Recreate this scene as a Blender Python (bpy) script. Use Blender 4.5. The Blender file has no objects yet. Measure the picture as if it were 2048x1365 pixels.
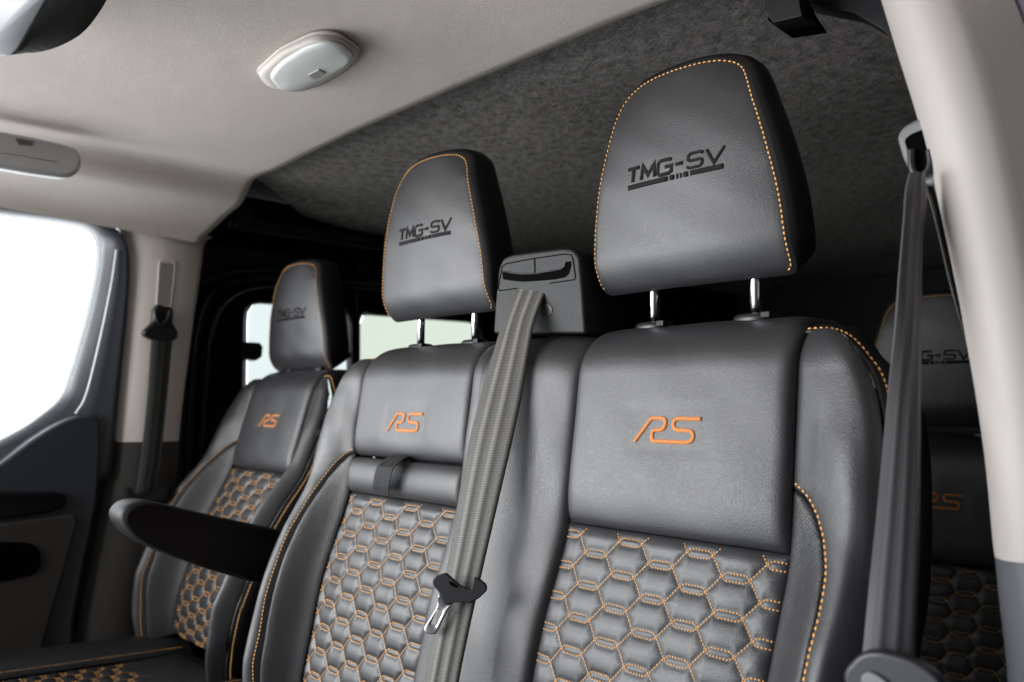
import bpy, bmesh, math, random
import numpy as np
from mathutils import Vector, Matrix
random.seed(4); rng=np.random.default_rng(4)
sc=bpy.context.scene; COL=sc.collection

# ------------------------------------------------------------------ camera geometry
CAM=np.array([.472,-.7448,-.061]); YAW,PIT,ROL,F=.779,.0646,-.0123,1534.9
_c,_s,_cp,_sp=math.cos(YAW),math.sin(YAW),math.cos(PIT),math.sin(PIT)
_f=np.array([-_s*_cp,_c*_cp,_sp]); _r=np.array([_c,_s,0.]); _u=np.cross(_r,_f)
CR=_r*math.cos(ROL)+_u*math.sin(ROL); CU=-_r*math.sin(ROL)+_u*math.cos(ROL); CF=_f
def ray(x,y): return CF+CR*(x-1024)/F-CU*(y-682.5)/F
def hit(x,y,p0,n):
    d=ray(x,y); n=np.array(n,float); return CAM+d*(((np.array(p0,float)-CAM)@n)/(d@n))
def atx(p,x): return hit(p[0],p[1],(x,0,0),(1,0,0))
def aty(p,y): return hit(p[0],p[1],(0,y,0),(0,1,0))
def atz(p,z): return hit(p[0],p[1],(0,0,z),(0,0,1))
def sm(a,b,x):
    t=np.clip((x-a)/(b-a),0,1); return t*t*(3-2*t)

# ------------------------------------------------------------------ materials
def mat(name,col,rough=.5,spec=.5,metal=0,build=None,**kw):
    m=bpy.data.materials.new(name); m.use_nodes=True; nt=m.node_tree; b=nt.nodes['Principled BSDF']
    b.inputs['Base Color'].default_value=(*col,1); b.inputs['Roughness'].default_value=rough
    b.inputs['Specular IOR Level'].default_value=spec; b.inputs['Metallic'].default_value=metal
    for k,v in kw.items(): b.inputs[k].default_value=v
    if build: build(nt,b)
    return m
def nodes_coord(nt,kind='Object'):
    return nt.nodes.new('ShaderNodeTexCoord').outputs[kind]
def bump(nt,b,h,strength,dist,prev=None):
    n=nt.nodes.new('ShaderNodeBump'); n.inputs['Strength'].default_value=strength; n.inputs['Distance'].default_value=dist
    nt.links.new(h,n.inputs['Height'])
    if prev: nt.links.new(prev,n.inputs['Normal'])
    nt.links.new(n.outputs[0],b.inputs['Normal']); return n.outputs[0]
def vor(nt,co,scale,feature='F1',rand=1.):
    v=nt.nodes.new('ShaderNodeTexVoronoi'); v.feature=feature; v.inputs['Scale'].default_value=scale; v.inputs['Randomness'].default_value=rand
    nt.links.new(co,v.inputs['Vector']); return v.outputs['Distance']
def noi(nt,co,scale,det=3,rough=.5):
    v=nt.nodes.new('ShaderNodeTexNoise'); v.inputs['Scale'].default_value=scale; v.inputs['Detail'].default_value=det; v.inputs['Roughness'].default_value=rough
    nt.links.new(co,v.inputs['Vector']); return v.outputs['Fac']
def ramp(nt,f,a,b,ca,cb):
    r=nt.nodes.new('ShaderNodeValToRGB'); r.color_ramp.elements[0].position=a; r.color_ramp.elements[1].position=b
    r.color_ramp.elements[0].color=(*ca,1); r.color_ramp.elements[1].color=(*cb,1); nt.links.new(f,r.inputs[0]); return r.outputs[0]
def leather_nodes(nt,b,perf=False):
    co=nodes_coord(nt); base=b.inputs['Base Color'].default_value[:3]
    d=vor(nt,co,500,'DISTANCE_TO_EDGE'); mp=nt.nodes.new('ShaderNodeMath'); mp.operation='MINIMUM'; mp.inputs[1].default_value=.18
    nt.links.new(d,mp.inputs[0])
    n1=bump(nt,b,mp.outputs[0],.55,.0010)
    n2=bump(nt,b,noi(nt,co,22,2),.25,.0010,n1)
    if perf:
        uv=nodes_coord(nt,'UV'); m=nt.nodes.new('ShaderNodeMapping'); m.inputs['Rotation'].default_value=(0,0,math.radians(45)); nt.links.new(uv,m.inputs[0])
        p=vor(nt,m.outputs[0],330,'F1',0.); r=ramp(nt,p,.18,.32,(.0,.0,.0),(1,1,1))
        bump(nt,b,r,.45,.0008,n2)
        mx=nt.nodes.new('ShaderNodeMix'); mx.data_type='RGBA'; mx.inputs[6].default_value=(.001,.001,.001,1); mx.inputs[7].default_value=(*base,1)
        nt.links.new(r,mx.inputs[0]); nt.links.new(mx.outputs[2],b.inputs['Base Color'])
    rr=nt.nodes.new('ShaderNodeMapRange'); rr.inputs[3].default_value=b.inputs['Roughness'].default_value-.02; rr.inputs[4].default_value=b.inputs['Roughness'].default_value+.03
    nt.links.new(noi(nt,co,14,4),rr.inputs[0]); nt.links.new(rr.outputs[0],b.inputs['Roughness'])
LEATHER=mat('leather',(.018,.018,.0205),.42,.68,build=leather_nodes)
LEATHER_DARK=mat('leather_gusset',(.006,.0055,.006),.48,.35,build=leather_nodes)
LEATHER_PERF=mat('leather_perforated',(.020,.020,.023),.40,.6,build=lambda nt,b:leather_nodes(nt,b,True))
ORANGE=mat('orange_thread',(.90,.47,.15),.6,.3)
def emb(nt,b):
    co=nodes_coord(nt); w=nt.nodes.new('ShaderNodeTexWave'); w.inputs['Scale'].default_value=330; w.inputs['Distortion'].default_value=1.5; w.bands_direction='DIAGONAL'
    nt.links.new(co,w.inputs['Vector']); bump(nt,b,w.outputs['Fac'],.7,.0006)
EMB_O=mat('orange_embroidery',(.60,.215,.06),.5,.4,build=emb)
EMB_K=mat('black_embroidery',(.004,.004,.005),.65,.25,build=emb)
DARKTHREAD=mat('dark_thread',(.01,.01,.01),.6,.3)
CHROME=mat('chrome',(.75,.76,.78),.14,.5,1.)
BRUSHED=mat('pressed_steel',(.5,.5,.52),.33,.5,1.)
def grain(scale,st,dist=.0006):
    def f(nt,b):
        co=nodes_coord(nt); bump(nt,b,noi(nt,co,scale,3),st,dist)
    return f
PLASTIC=mat('black_plastic_grained',(.007,.0075,.0085),.48,.32,build=grain(900,.8))
PLASTIC_D=mat('black_plastic_smooth',(.012,.012,.014),.36,.4,build=grain(300,.1))
PLASTIC_G=mat('grey_plastic',(.12,.12,.125),.45,.5,build=grain(700,.3))
SLOT=mat('slot_dark',(.001,.001,.001),.8,.03)
CREAM_DIM=mat('cream_dimmed',(.37,.342,.322),.55,.4,build=grain(1200,.35))  # pillar cream darkened in colour to offset strong light on the right
CREAM_LIT=mat('cream_lit',(.62,.575,.53),.5,.4,build=grain(700,.2))  # same cream made paler to brighten the underlit left pillar; lamp shares it
TRIM_D=mat('dark_grey_trim',(.040,.038,.036),.5,.4,build=grain(800,.4))
TRIM_B=mat('slate_grey_trim',(.085,.088,.10),.5,.4,build=grain(800,.4))
DOORBLUE=mat('blue_grey_door',(.036,.041,.050),.38,.5,build=grain(500,.2))
BODYBLUE=mat('painted_body_violet_grey',(.115,.112,.16),.4,.5,build=grain(20,.2))
GLOSSBLACK=mat('gloss_black_paint',(.003,.003,.0045),.2,.3,build=grain(9,.12,.004))
BLACK=mat('matt_black_lining',(.0035,.0035,.0045),.6,.2,build=grain(60,.4,.002))
LENS=mat('opal_lens',(.76,.745,.725),.22,.5)
LENS.node_tree.nodes['Principled BSDF'].inputs['Subsurface Weight'].default_value=.15
GREYLIGHT=mat('light_grey_plastic',(.52,.53,.54),.4,.5,build=grain(700,.2))
def fabric(nt,b):
    co=nodes_coord(nt); n=noi(nt,co,520,4,.7); n2=noi(nt,co,5,3)
    c=ramp(nt,n,.35,.68,(.62,.562,.51),(.80,.730,.665)); nt.links.new(c,b.inputs['Base Color'])
    p=bump(nt,b,n,.7,.0015); bump(nt,b,n2,.25,.02,p)
HEADL=mat('headliner_cloth',(.5,.47,.43),.9,.15,build=fabric)
def carpet(nt,b):
    co=nodes_coord(nt); n=noi(nt,co,190,6,.75); m=nt.nodes.new('ShaderNodeMapping'); m.inputs['Scale'].default_value=(1.,.85,1.); m.inputs['Rotation'].default_value=(0,0,.5)
    nt.links.new(co,m.inputs[0]); n2=noi(nt,m.outputs[0],45,5,.7)
    a=nt.nodes.new('ShaderNodeMath'); a.operation='MULTIPLY_ADD'; a.inputs[1].default_value=.5; nt.links.new(n,a.inputs[0])
    h=nt.nodes.new('ShaderNodeMath'); h.operation='MULTIPLY'; h.inputs[1].default_value=.5; nt.links.new(n2,h.inputs[0]); nt.links.new(h.outputs[0],a.inputs[2])
    c=ramp(nt,a.outputs[0],.36,.64,(.085,.080,.077),(.40,.375,.355)); nt.links.new(c,b.inputs['Base Color'])
    p=bump(nt,b,n,1.,.003); bump(nt,b,n2,.8,.006,p)
CARPET=mat('carpet_lining',(.04,.04,.04),.95,.1,build=carpet)
def webbing(base,hi,ribs=True,fine=False):
    def f(nt,b):
        uv=nodes_coord(nt,'UV'); sp=nt.nodes.new('ShaderNodeSeparateXYZ'); nt.links.new(uv,sp.inputs[0])
        def sinw(src,k,amp=1.):
            m=nt.nodes.new('ShaderNodeMath'); m.operation='MULTIPLY'; m.inputs[1].default_value=k; nt.links.new(src,m.inputs[0])
            s=nt.nodes.new('ShaderNodeMath'); s.operation='SINE'; nt.links.new(m.outputs[0],s.inputs[0]); return s.outputs[0]
        rib=sinw(sp.outputs[1],2*math.pi/(.0021 if not fine else .0011)); r1=ramp(nt,rib,.0,.75,(0,0,0),(1,1,1))
        band=sinw(sp.outputs[0],2*math.pi/.0155); r2=ramp(nt,band,.1,.9,base,hi)
        mx=nt.nodes.new('ShaderNodeMix'); mx.data_type='RGBA'; mx.blend_type='MULTIPLY'; mx.inputs[0].default_value=.55 if not fine else .25
        nt.links.new(r2,mx.inputs[6]); nt.links.new(r1,mx.inputs[7]); nt.links.new(mx.outputs[2],b.inputs['Base Color'])
        p=bump(nt,b,r1,.7,.0006); bump(nt,b,band,.35,.0012,p)
    return f
WEB=mat('belt_webbing',(.05,.05,.05),.5,.45,build=webbing((.105,.10,.092),(.27,.26,.243)))
WEB2=mat('belt_webbing_smooth',(.05,.05,.05),.45,.5,build=webbing((.085,.08,.088),(.16,.152,.162),fine=True))
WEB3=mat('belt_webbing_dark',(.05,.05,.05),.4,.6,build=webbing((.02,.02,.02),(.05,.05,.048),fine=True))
STRAP=mat('pull_strap_webbing',(.012,.012,.013),.6,.3,build=webbing((.012,.012,.013),(.016,.016,.017)))
def tint(name,col):
    m=bpy.data.materials.new(name); m.use_nodes=True; nt=m.node_tree; nt.nodes.remove(nt.nodes['Principled BSDF']); o=nt.nodes['Material Output']
    t=nt.nodes.new('ShaderNodeBsdfTransparent'); t.inputs[0].default_value=(*col,1); g=nt.nodes.new('ShaderNodeBsdfGlossy'); g.inputs['Roughness'].default_value=.02
    n=noi(nt,nodes_coord(nt),3,2); mp=nt.nodes.new('ShaderNodeMapRange'); mp.inputs[3].default_value=.03; mp.inputs[4].default_value=.05; nt.links.new(n,mp.inputs[0])
    mx=nt.nodes.new('ShaderNodeMixShader'); nt.links.new(mp.outputs[0],mx.inputs[0]); nt.links.new(t.outputs[0],mx.inputs[1]); nt.links.new(g.outputs[0],mx.inputs[2]); nt.links.new(mx.outputs[0],o.inputs[0]); return m
GLASS=tint('clear_glass',(.97,.98,.98)); GLASS_G=tint('green_tinted_glass',(.42,.437,.40)); GLASS_B=tint('lightly_tinted_glass',(.44,.462,.452))

# ------------------------------------------------------------------ object helpers
def link(name,me,m,parent=None,smooth=True):
    o=bpy.data.objects.new(name,me); COL.objects.link(o)
    if m: me.materials.append(m)
    if parent: o.parent=parent
    if smooth:
        for p in me.polygons: p.use_smooth=True
    return o
def mesh(name,V,Fc,m,parent=None,uv=None,smooth=True):
    me=bpy.data.meshes.new(name); me.from_pydata([tuple(map(float,v)) for v in V],[],Fc); me.update()
    if uv is not None:
        L=me.uv_layers.new(name='UVMap')
        idx=np.zeros(len(me.loops),int); me.loops.foreach_get('vertex_index',idx)
        L.data.foreach_set('uv',np.array(uv,float)[idx].ravel())
    return link(name,me,m,parent,smooth)
def fixn(o):
    bm=bmesh.new(); bm.from_mesh(o.data); bmesh.ops.recalc_face_normals(bm,faces=bm.faces); bm.to_mesh(o.data); bm.free(); return o
def empty(name,loc,label,cat,group=None):
    o=bpy.data.objects.new(name,None); COL.objects.link(o); o.empty_display_size=.05
    o['label']=label; o['category']=cat
    if group: o['group']=group
    o['_loc']=loc; return o
def tag(o,label,cat,group=None):
    o['label']=label; o['category']=cat
    if group: o['group']=group
    return o
def struct(o): o['kind']='structure'; return o
def gridfaces(nu,nv,flip=False):
    f=[]
    for j in range(nv-1):
        for i in range(nu-1):
            a=j*nu+i; q=(a,a+1,a+nu+1,a+nu); f.append(q[::-1] if flip else q)
    return f
def tube(path,r,closed=False,n=8):
    P=[np.array(p,float) for p in path]; N=len(P); V=[];Fc=[]; prev=None
    for i in range(N):
        a=P[(i-1)%N] if (closed or i>0) else P[i]; b=P[(i+1)%N] if (closed or i<N-1) else P[i]
        t=b-a; t/=np.linalg.norm(t)+1e-12
        if prev is None:
            prev=np.cross(t,[0,0,1.]); 
            if np.linalg.norm(prev)<.1: prev=np.cross(t,[0,1.,0])
        x=prev-t*(prev@t); x/=np.linalg.norm(x); y=np.cross(t,x); prev=x
        rr=r if np.isscalar(r) else r[i]
        for k in range(n):
            an=2*math.pi*k/n; V.append(P[i]+rr*(x*math.cos(an)+y*math.sin(an)))
    for i in range(N if closed else N-1):
        for k in range(n):
            a=i*n+k; b=i*n+(k+1)%n; c=((i+1)%N)*n+(k+1)%n; d=((i+1)%N)*n+k; Fc.append((a,b,c,d))
    if not closed: Fc.append(tuple(range(n))[::-1]); Fc.append(tuple((N-1)*n+k for k in range(n)))
    return V,Fc
def add_tube(name,path,r,m,parent=None,closed=False,n=8):
    V,Fc=tube(path,r,closed,n); return fixn(mesh(name,V,Fc,m,parent))
def rpoly(pts,rad,n=6):
    """round the corners of a closed 2-D/3-D polygon"""
    out=[];N=len(pts)
    for i in range(N):
        p=np.array(pts[i],float);a=np.array(pts[i-1],float);b=np.array(pts[(i+1)%N],float)
        r=rad if np.isscalar(rad) else rad[i]
        da,db=a-p,b-p; la,lb=np.linalg.norm(da),np.linalg.norm(db); q=min(r,la*.48,lb*.48)
        if r<=0: out.append(p); continue
        A=p+da/la*q; B=p+db/lb*q
        for k in range(n+1):
            t=k/n; out.append((1-t)**2*A+2*t*(1-t)*p+t*t*B)
    return out
def slab(name,pts,ext,m,parent=None,bev=.002,seg=3):
    """closed 3-D planar polygon extruded along vector ext, bevelled"""
    n=len(pts); bm=bmesh.new(); a=[bm.verts.new(tuple(p)) for p in pts]; b=[bm.verts.new(tuple(np.array(p)+np.array(ext))) for p in pts]
    fs=[bm.faces.new(a),bm.faces.new(b[::-1])]
    for i in range(n): bm.faces.new((a[i],a[(i+1)%n],b[(i+1)%n],b[i]))
    bmesh.ops.recalc_face_normals(bm,faces=bm.faces)
    if bev>0:
        ed=[e for e in bm.edges if len(e.link_faces)==2 and any(len(f.verts)>4 or f in fs for f in e.link_faces) and not (all(len(f.verts)==4 and f not in fs for f in e.link_faces))]
        bmesh.ops.bevel(bm,geom=ed,offset=bev,segments=seg,profile=.5,affect='EDGES',clamp_overlap=True)
    me=bpy.data.meshes.new(name); bm.to_mesh(me); bm.free(); o=link(name,me,m,parent)
    for p in me.polygons: p.use_smooth=len(p.vertices)<=4
    return o
def ring_slab(name,outer,inner,ext,m,parent=None):
    """planar ring (equal point counts) extruded"""
    n=len(outer); e=np.array(ext); mid=[(np.array(o)*.5+np.array(i)*.5) for o,i in zip(outer,inner)]
    rings=[[np.array(p)+e for p in outer],[np.array(p)+e*.15 for p in outer],[np.array(o)*.85+np.array(i)*.15 for o,i in zip(outer,inner)],[np.array(o)*.12+np.array(i)*.88+e*.03 for o,i in zip(outer,inner)],[np.array(p)+e*.25 for p in inner],[np.array(p)+e for p in inner]]
    V=[p for r in rings for p in r]; Fc=[]; R=len(rings)
    for k in range(R):
        for i in range(n):
            a=k*n+i;b=k*n+(i+1)%n;c=((k+1)%R)*n+(i+1)%n;d=((k+1)%R)*n+i; Fc.append((a,b,c,d))
    return fixn(mesh(name,V,Fc,m,parent))
def resample(pts,n,closed=True):
    P=[np.array(p,float) for p in pts]
    if closed: P=P+[P[0]]
    L=[0]
    for a,b in zip(P[:-1],P[1:]): L.append(L[-1]+np.linalg.norm(b-a))
    out=[]
    for k in range(n):
        s=L[-1]*k/(n if closed else n-1); i=min(max(np.searchsorted(L,s,side='right')-1,0),len(P)-2)
        t=(s-L[i])/max(L[i+1]-L[i],1e-9); out.append(P[i]*(1-t)+P[i+1]*t)
    return out
def box(name,lo,hi,m,parent=None,bev=.003):
    x0,y0,z0=lo;x1,y1,z1=hi
    bm=bmesh.new(); bmesh.ops.create_cube(bm,size=1); 
    for v in bm.verts: v.co=Vector(((x0+x1)/2+v.co.x*(x1-x0),(y0+y1)/2+v.co.y*(y1-y0),(z0+z1)/2+v.co.z*(z1-z0)))
    if bev>0: bmesh.ops.bevel(bm,geom=list(bm.edges),offset=bev,segments=3,profile=.5,affect='EDGES')
    me=bpy.data.meshes.new(name); bm.to_mesh(me); bm.free(); o=link(name,me,m,parent,False)
    return o
class Stitch:
    def __init__(s): s.V=[];s.F=[]
    def path(s,P,N,pitch=.0042,frac=.68,r=.0009,lift=.0005):
        P=np.array(P);N=np.array(N); d=np.linalg.norm(np.diff(P,axis=0),axis=1); L=np.concatenate([[0],np.cumsum(d)]); T=L[-1]
        k=max(1,int(round(T/pitch))); pt=T/k
        def at(q): return np.array([np.interp(q,L,P[:,j]) for j in range(3)])
        for i in range(k):
            a,b=at(i*pt+pt*(1-frac)/2),at(i*pt+pt*(1+frac)/2); m=(a+b)/2; n=np.array([np.interp(i*pt,L,N[:,j]) for j in range(3)])
            n/=np.linalg.norm(n); t=b-a; l=np.linalg.norm(t)
            if l<1e-6: continue
            t/=l; x=np.cross(t,n); jit=x*random.uniform(-.00012,.00012); t=t+x*.14*0; b0=len(s.V)
            c=m+n*lift+jit
            for (q,h,w) in ((-.5,0.,.35),(-.28,1.,1.),(.28,1.,1.),(.5,0.,.35)):
                for an in (0,90,180,270):
                    ca,sa=math.cos(math.radians(an)),math.sin(math.radians(an))
                    s.V.append(c+t*q*l+n*(sa*r*w-(1-h)*r*.8)+x*ca*r*w)
            for e in range(3):
                for kk in range(4):
                    s.F.append((b0+e*4+kk,b0+e*4+(kk+1)%4,b0+(e+1)*4+(kk+1)%4,b0+(e+1)*4+kk))
            s.F.append((b0,b0+1,b0+2,b0+3)); s.F.append((b0+15,b0+14,b0+13,b0+12))
    def build(s,name,m,parent): return fixn(mesh(name,s.V,s.F,m,parent))
def stroke(name,lines,width,surf,m,parent,thick=.0011,flat=False):
    """raised embroidery: 2-D polylines swept over a surface function surf(u,v)->(P,N)"""
    V=[];Fc=[]
    for ln in lines:
        w=width
        if isinstance(ln,tuple): ln,w=ln
        P=np.array(ln,float); n=len(P); b0=len(V)
        cross=[(-.5,-.3),(-.46,.55),(-.2,1.),(.2,1.),(.46,.55),(.5,-.3)]
        for i in range(n):
            a=P[max(i-1,0)];c=P[min(i+1,n-1)]
            d1=P[i]-a;d2=c-P[i];
            d1=d1/np.linalg.norm(d1) if np.linalg.norm(d1)>1e-9 else None; d2=d2/np.linalg.norm(d2) if np.linalg.norm(d2)>1e-9 else None
            if d1 is None:d1=d2
            if d2 is None:d2=d1
            t=d1+d2;t/=np.linalg.norm(t)+1e-9; nn=np.array([-t[1],t[0]]); ml=1/max(.5,abs(nn@np.array([-d1[1],d1[0]])))
            for (q,h) in cross:
                uv=P[i]+nn*w*q*ml; p,nrm=surf(uv[0],uv[1]); V.append(p+nrm*(h*thick))
        m6=len(cross)
        for i in range(n-1):
            for k in range(m6-1): Fc.append((b0+i*m6+k,b0+i*m6+k+1,b0+(i+1)*m6+k+1,b0+(i+1)*m6+k))
        Fc.append(tuple(b0+k for k in range(m6))); Fc.append(tuple(b0+(n-1)*m6+k for k in range(m6))[::-1])
    return fixn(mesh(name,V,Fc,m,parent))
def dens(pts,step=.003):
    out=[np.array(pts[0],float)]
    for a,b in zip(pts[:-1],pts[1:]):
        a=np.array(a,float);b=np.array(b,float);k=max(1,int(np.linalg.norm(b-a)/step))
        for i in range(1,k+1): out.append(a+(b-a)*i/k)
    return out
def smoothpath(pts,it=2):
    P=[np.array(p,float) for p in pts]
    for _ in range(it):
        Q=[P[0]]
        for a,b in zip(P[:-1],P[1:]): Q+= [a*.75+b*.25,a*.25+b*.75]
        Q.append(P[-1]); P=Q
    return P

# ------------------------------------------------------------------ seat surface
PW=.1388
OUT=np.array([(PW,.000),(.150,.001),(.166,-.003),(.184,-.014),(.198,-.030),(.211,-.056),(.2205,-.09),(.226,-.13),(.229,-.20),(.231,-.32),(.231,-.46),(.222,-.56),(.20,-.62)])
INS=np.array([(.1388,-.160),(.152,-.168),(.164,-.182),(.176,-.205),(.184,-.235),(.188,-.27),(.189,-.34),(.187,-.44),(.180,-.54),(.168,-.62)])
def HWf(v): return np.interp(-v,-OUT[:,1][1:],OUT[:,0][1:])
def INf(v): return np.interp(-v,-INS[:,1],INS[:,0])
_o=np.array(smoothpath(OUT,2)); OUTS=np.array(resample(_o,160,False))
HV=np.array([0,-.05,-.1,-.2,-.3,-.4,-.5,-.62]);HH=np.array([0,.004,.012,.030,.050,.060,.064,.05])
class Seat:
    def __init__(s,o,da=0,bs=1.0):
        s.o=np.array(o,float); s.da=da; s.bs=bs
        vs=np.linspace(.16,-.70,430); a0,a2,a3=.1793+da,.3432+da,.1768+da
        ang=np.interp(-vs,[-.16,-.036,.012,.045,.20,.26,.33,.39,.50,.60,.66,.70],[1.62,1.55,.75,a0,a0,a2,a2,a3,a3,a3-.35,a3-.8,a3-1.])
        y=np.zeros(430);z=np.zeros(430)
        for i in range(1,430):
            d=vs[i-1]-vs[i];m=(ang[i]+ang[i-1])/2; y[i]=y[i-1]-math.sin(m)*d; z[i]=z[i-1]-math.cos(m)*d
        k=np.argmin(abs(vs+.12)); # anchor: the flat part of the profile passes through the seat origin
        y0=-.12*math.sin(a0)-y[k]; z0=-.12*math.cos(a0)-z[k]
        s.vs=vs[::-1];s.y=(y+y0)[::-1];s.z=(z+z0)[::-1];s.a=ang[::-1]
    def base(s,u,v,w):
        y=np.interp(v,s.vs,s.y);z=np.interp(v,s.vs,s.z);a=np.interp(v,s.vs,s.a)
        u=np.asarray(u,float); sh=.084*np.minimum(v+.23,0)
        return np.stack(np.broadcast_arrays(s.o[0]+u+sh*s.shs(),s.o[1]+y-np.cos(a)*w,s.o[2]+z+np.sin(a)*w),-1)
    def shs(s): return 1.
    def w0(s,u,v):
        a=np.abs(u);hw=HWf(v); t=np.clip((a-PW)/np.maximum(hw-PW,.004),0,1); H=np.interp(-v,-HV,HH)*s.bs
        return H*(sm(0,.72,t)-.3*sm(.72,1.,t)*(t>.72))
    def N(s,v):
        a=np.interp(v,s.vs,s.a); return np.stack([0*a,-np.cos(a),np.sin(a)],-1)
def groove(d,G=.0065,l=.005): return -G*np.exp(-np.maximum(d,0)/l)
def cosp(n,lo=0.,hi=1.): return lo+(hi-lo)*(.5-.5*np.cos(np.linspace(0,math.pi,n)))
def patch(name,seat,uL,uR,vs,nu,wf,m,parent,flip=False):
    s=cosp(nu)*.6+np.linspace(0,1,nu)*.4
    v=np.array(vs)[:,None]*np.ones((1,nu)); L=np.array([uL(q) for q in vs])[:,None];R=np.array([uR(q) for q in vs])[:,None]
    u=L+(R-L)*s[None,:]; w=wf(u,v,u-L,R-u)
    P=seat.base(u,v,w).reshape(-1,3)
    return mesh(name,P,gridfaces(nu,len(vs),flip),m,parent,uv=np.stack([u.ravel(),v.ravel()],1)),None
def outdist(u,v):
    a=np.abs(u); return segdist(a,v,[(OUTS[q],OUTS[q+1]) for q in range(len(OUTS)-1)])
# quilting pattern (metres in the panel plane)
GU,GV,GP,GQ=-.0404,-.2348,.0869,.0358
def pattern(gu,u0,u1,v0,v1,gp=GP,gq=GQ,L=.0150,h=.0038):
    segs=[]
    cx=gp/2; i0=int(math.floor((u0-gu)/cx))-1;i1=int(math.ceil((u1-gu)/cx))+1
    for i in range(i0,i1+1):
        for j in range(-2,int((v0-v1)/gq)+3):
            x=gu+i*cx; y=GV-gq*(j+(.5 if i%2 else 0))
            z=[(-L,0),(-L+.0045,h),(L-.0045,h),(L,0),(L-.0045,-h),(-L+.0045,-h),(-L,0)]
            segs.append([(x+a,y+b) for a,b in z])
            segs.append([(x+L,y),(x+cx-L,y+gq/2)]); segs.append([(x+L,y),(x+cx-L,y-gq/2)])
    out=[]
    for s in segs:      # clip to the rectangle
        for a,b in zip(s[:-1],s[1:]):
            t0,t1=0.,1.;a=np.array(a);b=np.array(b);d=b-a;ok=True
            for k,(lo,hi) in enumerate(((u0,u1),(v1,v0))):
                if abs(d[k])<1e-12:
                    if a[k]<lo or a[k]>hi: ok=False
                    continue
                q0,q1=(lo-a[k])/d[k],(hi-a[k])/d[k]
                if q0>q1:q0,q1=q1,q0
                t0=max(t0,q0);t1=min(t1,q1)
            if ok and t1-t0>1e-3: out.append((a+d*t0,a+d*t1))
    return out
def segdist(u,v,segs):
    d=np.full(u.shape,9.)
    for a,b in segs:
        e=b-a;l=e@e; t=np.clip(((u-a[0])*e[0]+(v-a[1])*e[1])/l,0,1); d=np.minimum(d,np.hypot(u-a[0]-t*e[0],v-a[1]-t*e[1]))
    return d
def quilt(seat,parent,u0,u1,v0,v1,gu,flip,amp=.0047,nu=150,nv=190,basew=None,lab=True,vp=None):
    segs=pattern(gu,u0+.002,u1-.002,v0-.003,v1+.003)
    vs=np.linspace(v0,v1,nv); us=np.linspace(u0,u1,nu); u,v=np.meshgrid(us,vs)
    bump_n=.0008*np.sin(u*61+v*23+gu*50)*np.sin(v*47-u*31)
    bw=basew if basew else (lambda u,v:0*u)
    def wf(u,v):
        d=segdist(u,v,segs); e=np.minimum(np.minimum(u-u0,u1-u),np.minimum(v0-v,v-v1))
        return amp*(1-np.exp(-d/.0048))*(.25+.75*sm(0,.016,e))-.0035+groove(e,.006,.004)+bw(u,v)
    w=wf(u,v)+bump_n
    P=seat.base(u,v,w).reshape(-1,3)
    pan=mesh('quilted_panel',P,gridfaces(nu,nv,flip),LEATHER,parent,uv=np.stack([u.ravel(),v.ravel()],1))
    st=Stitch()
    for a,b in segs:
        if np.linalg.norm(b-a)<.002: continue
        T=np.linspace(0,1,5); U=a[0]+(b[0]-a[0])*T;Vv=a[1]+(b[1]-a[1])*T
        W=np.array([-.0035]*5)+bw(U,Vv)+groove(np.minimum(np.minimum(U-u0,u1-U),np.minimum(v0-Vv,Vv-v1)),.006,.004)+.0008*np.sin(U*61+Vv*23+gu*50)*np.sin(Vv*47-U*31)
        st.path(seat.base(U,Vv,W),seat.N(Vv),.0037,.66,.00070,.0011)
    st.build('stitching',ORANGE,pan); return pan
RSL=[[(482,722),(568,590),(630,590),(645,596),(650,612),(645,640),(628,654),(590,655),(578,663),(578,703),(590,715),(770,715),(795,706),(801,690),(801,672),(790,655),(770,652),(720,652),(700,644),(692,630),(694,607),(705,593),(722,590),(836,590)]]
def logo(seat,parent,wsurf,scale=1.):
    ln=[((x-655)/370*.0858*scale,-.124+ (722-y)/150*.0305*scale) for x,y in RSL[0]]
    ln=smoothpath(dens(ln,.006),1)
    def sf(u,v):
        w=float(wsurf(np.array(u),np.array(v))); return seat.base(u,v,w),seat.N(v)
    return stroke('embroidered_logo',[ln],.0046,sf,EMB_O,parent,.0016)
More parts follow.
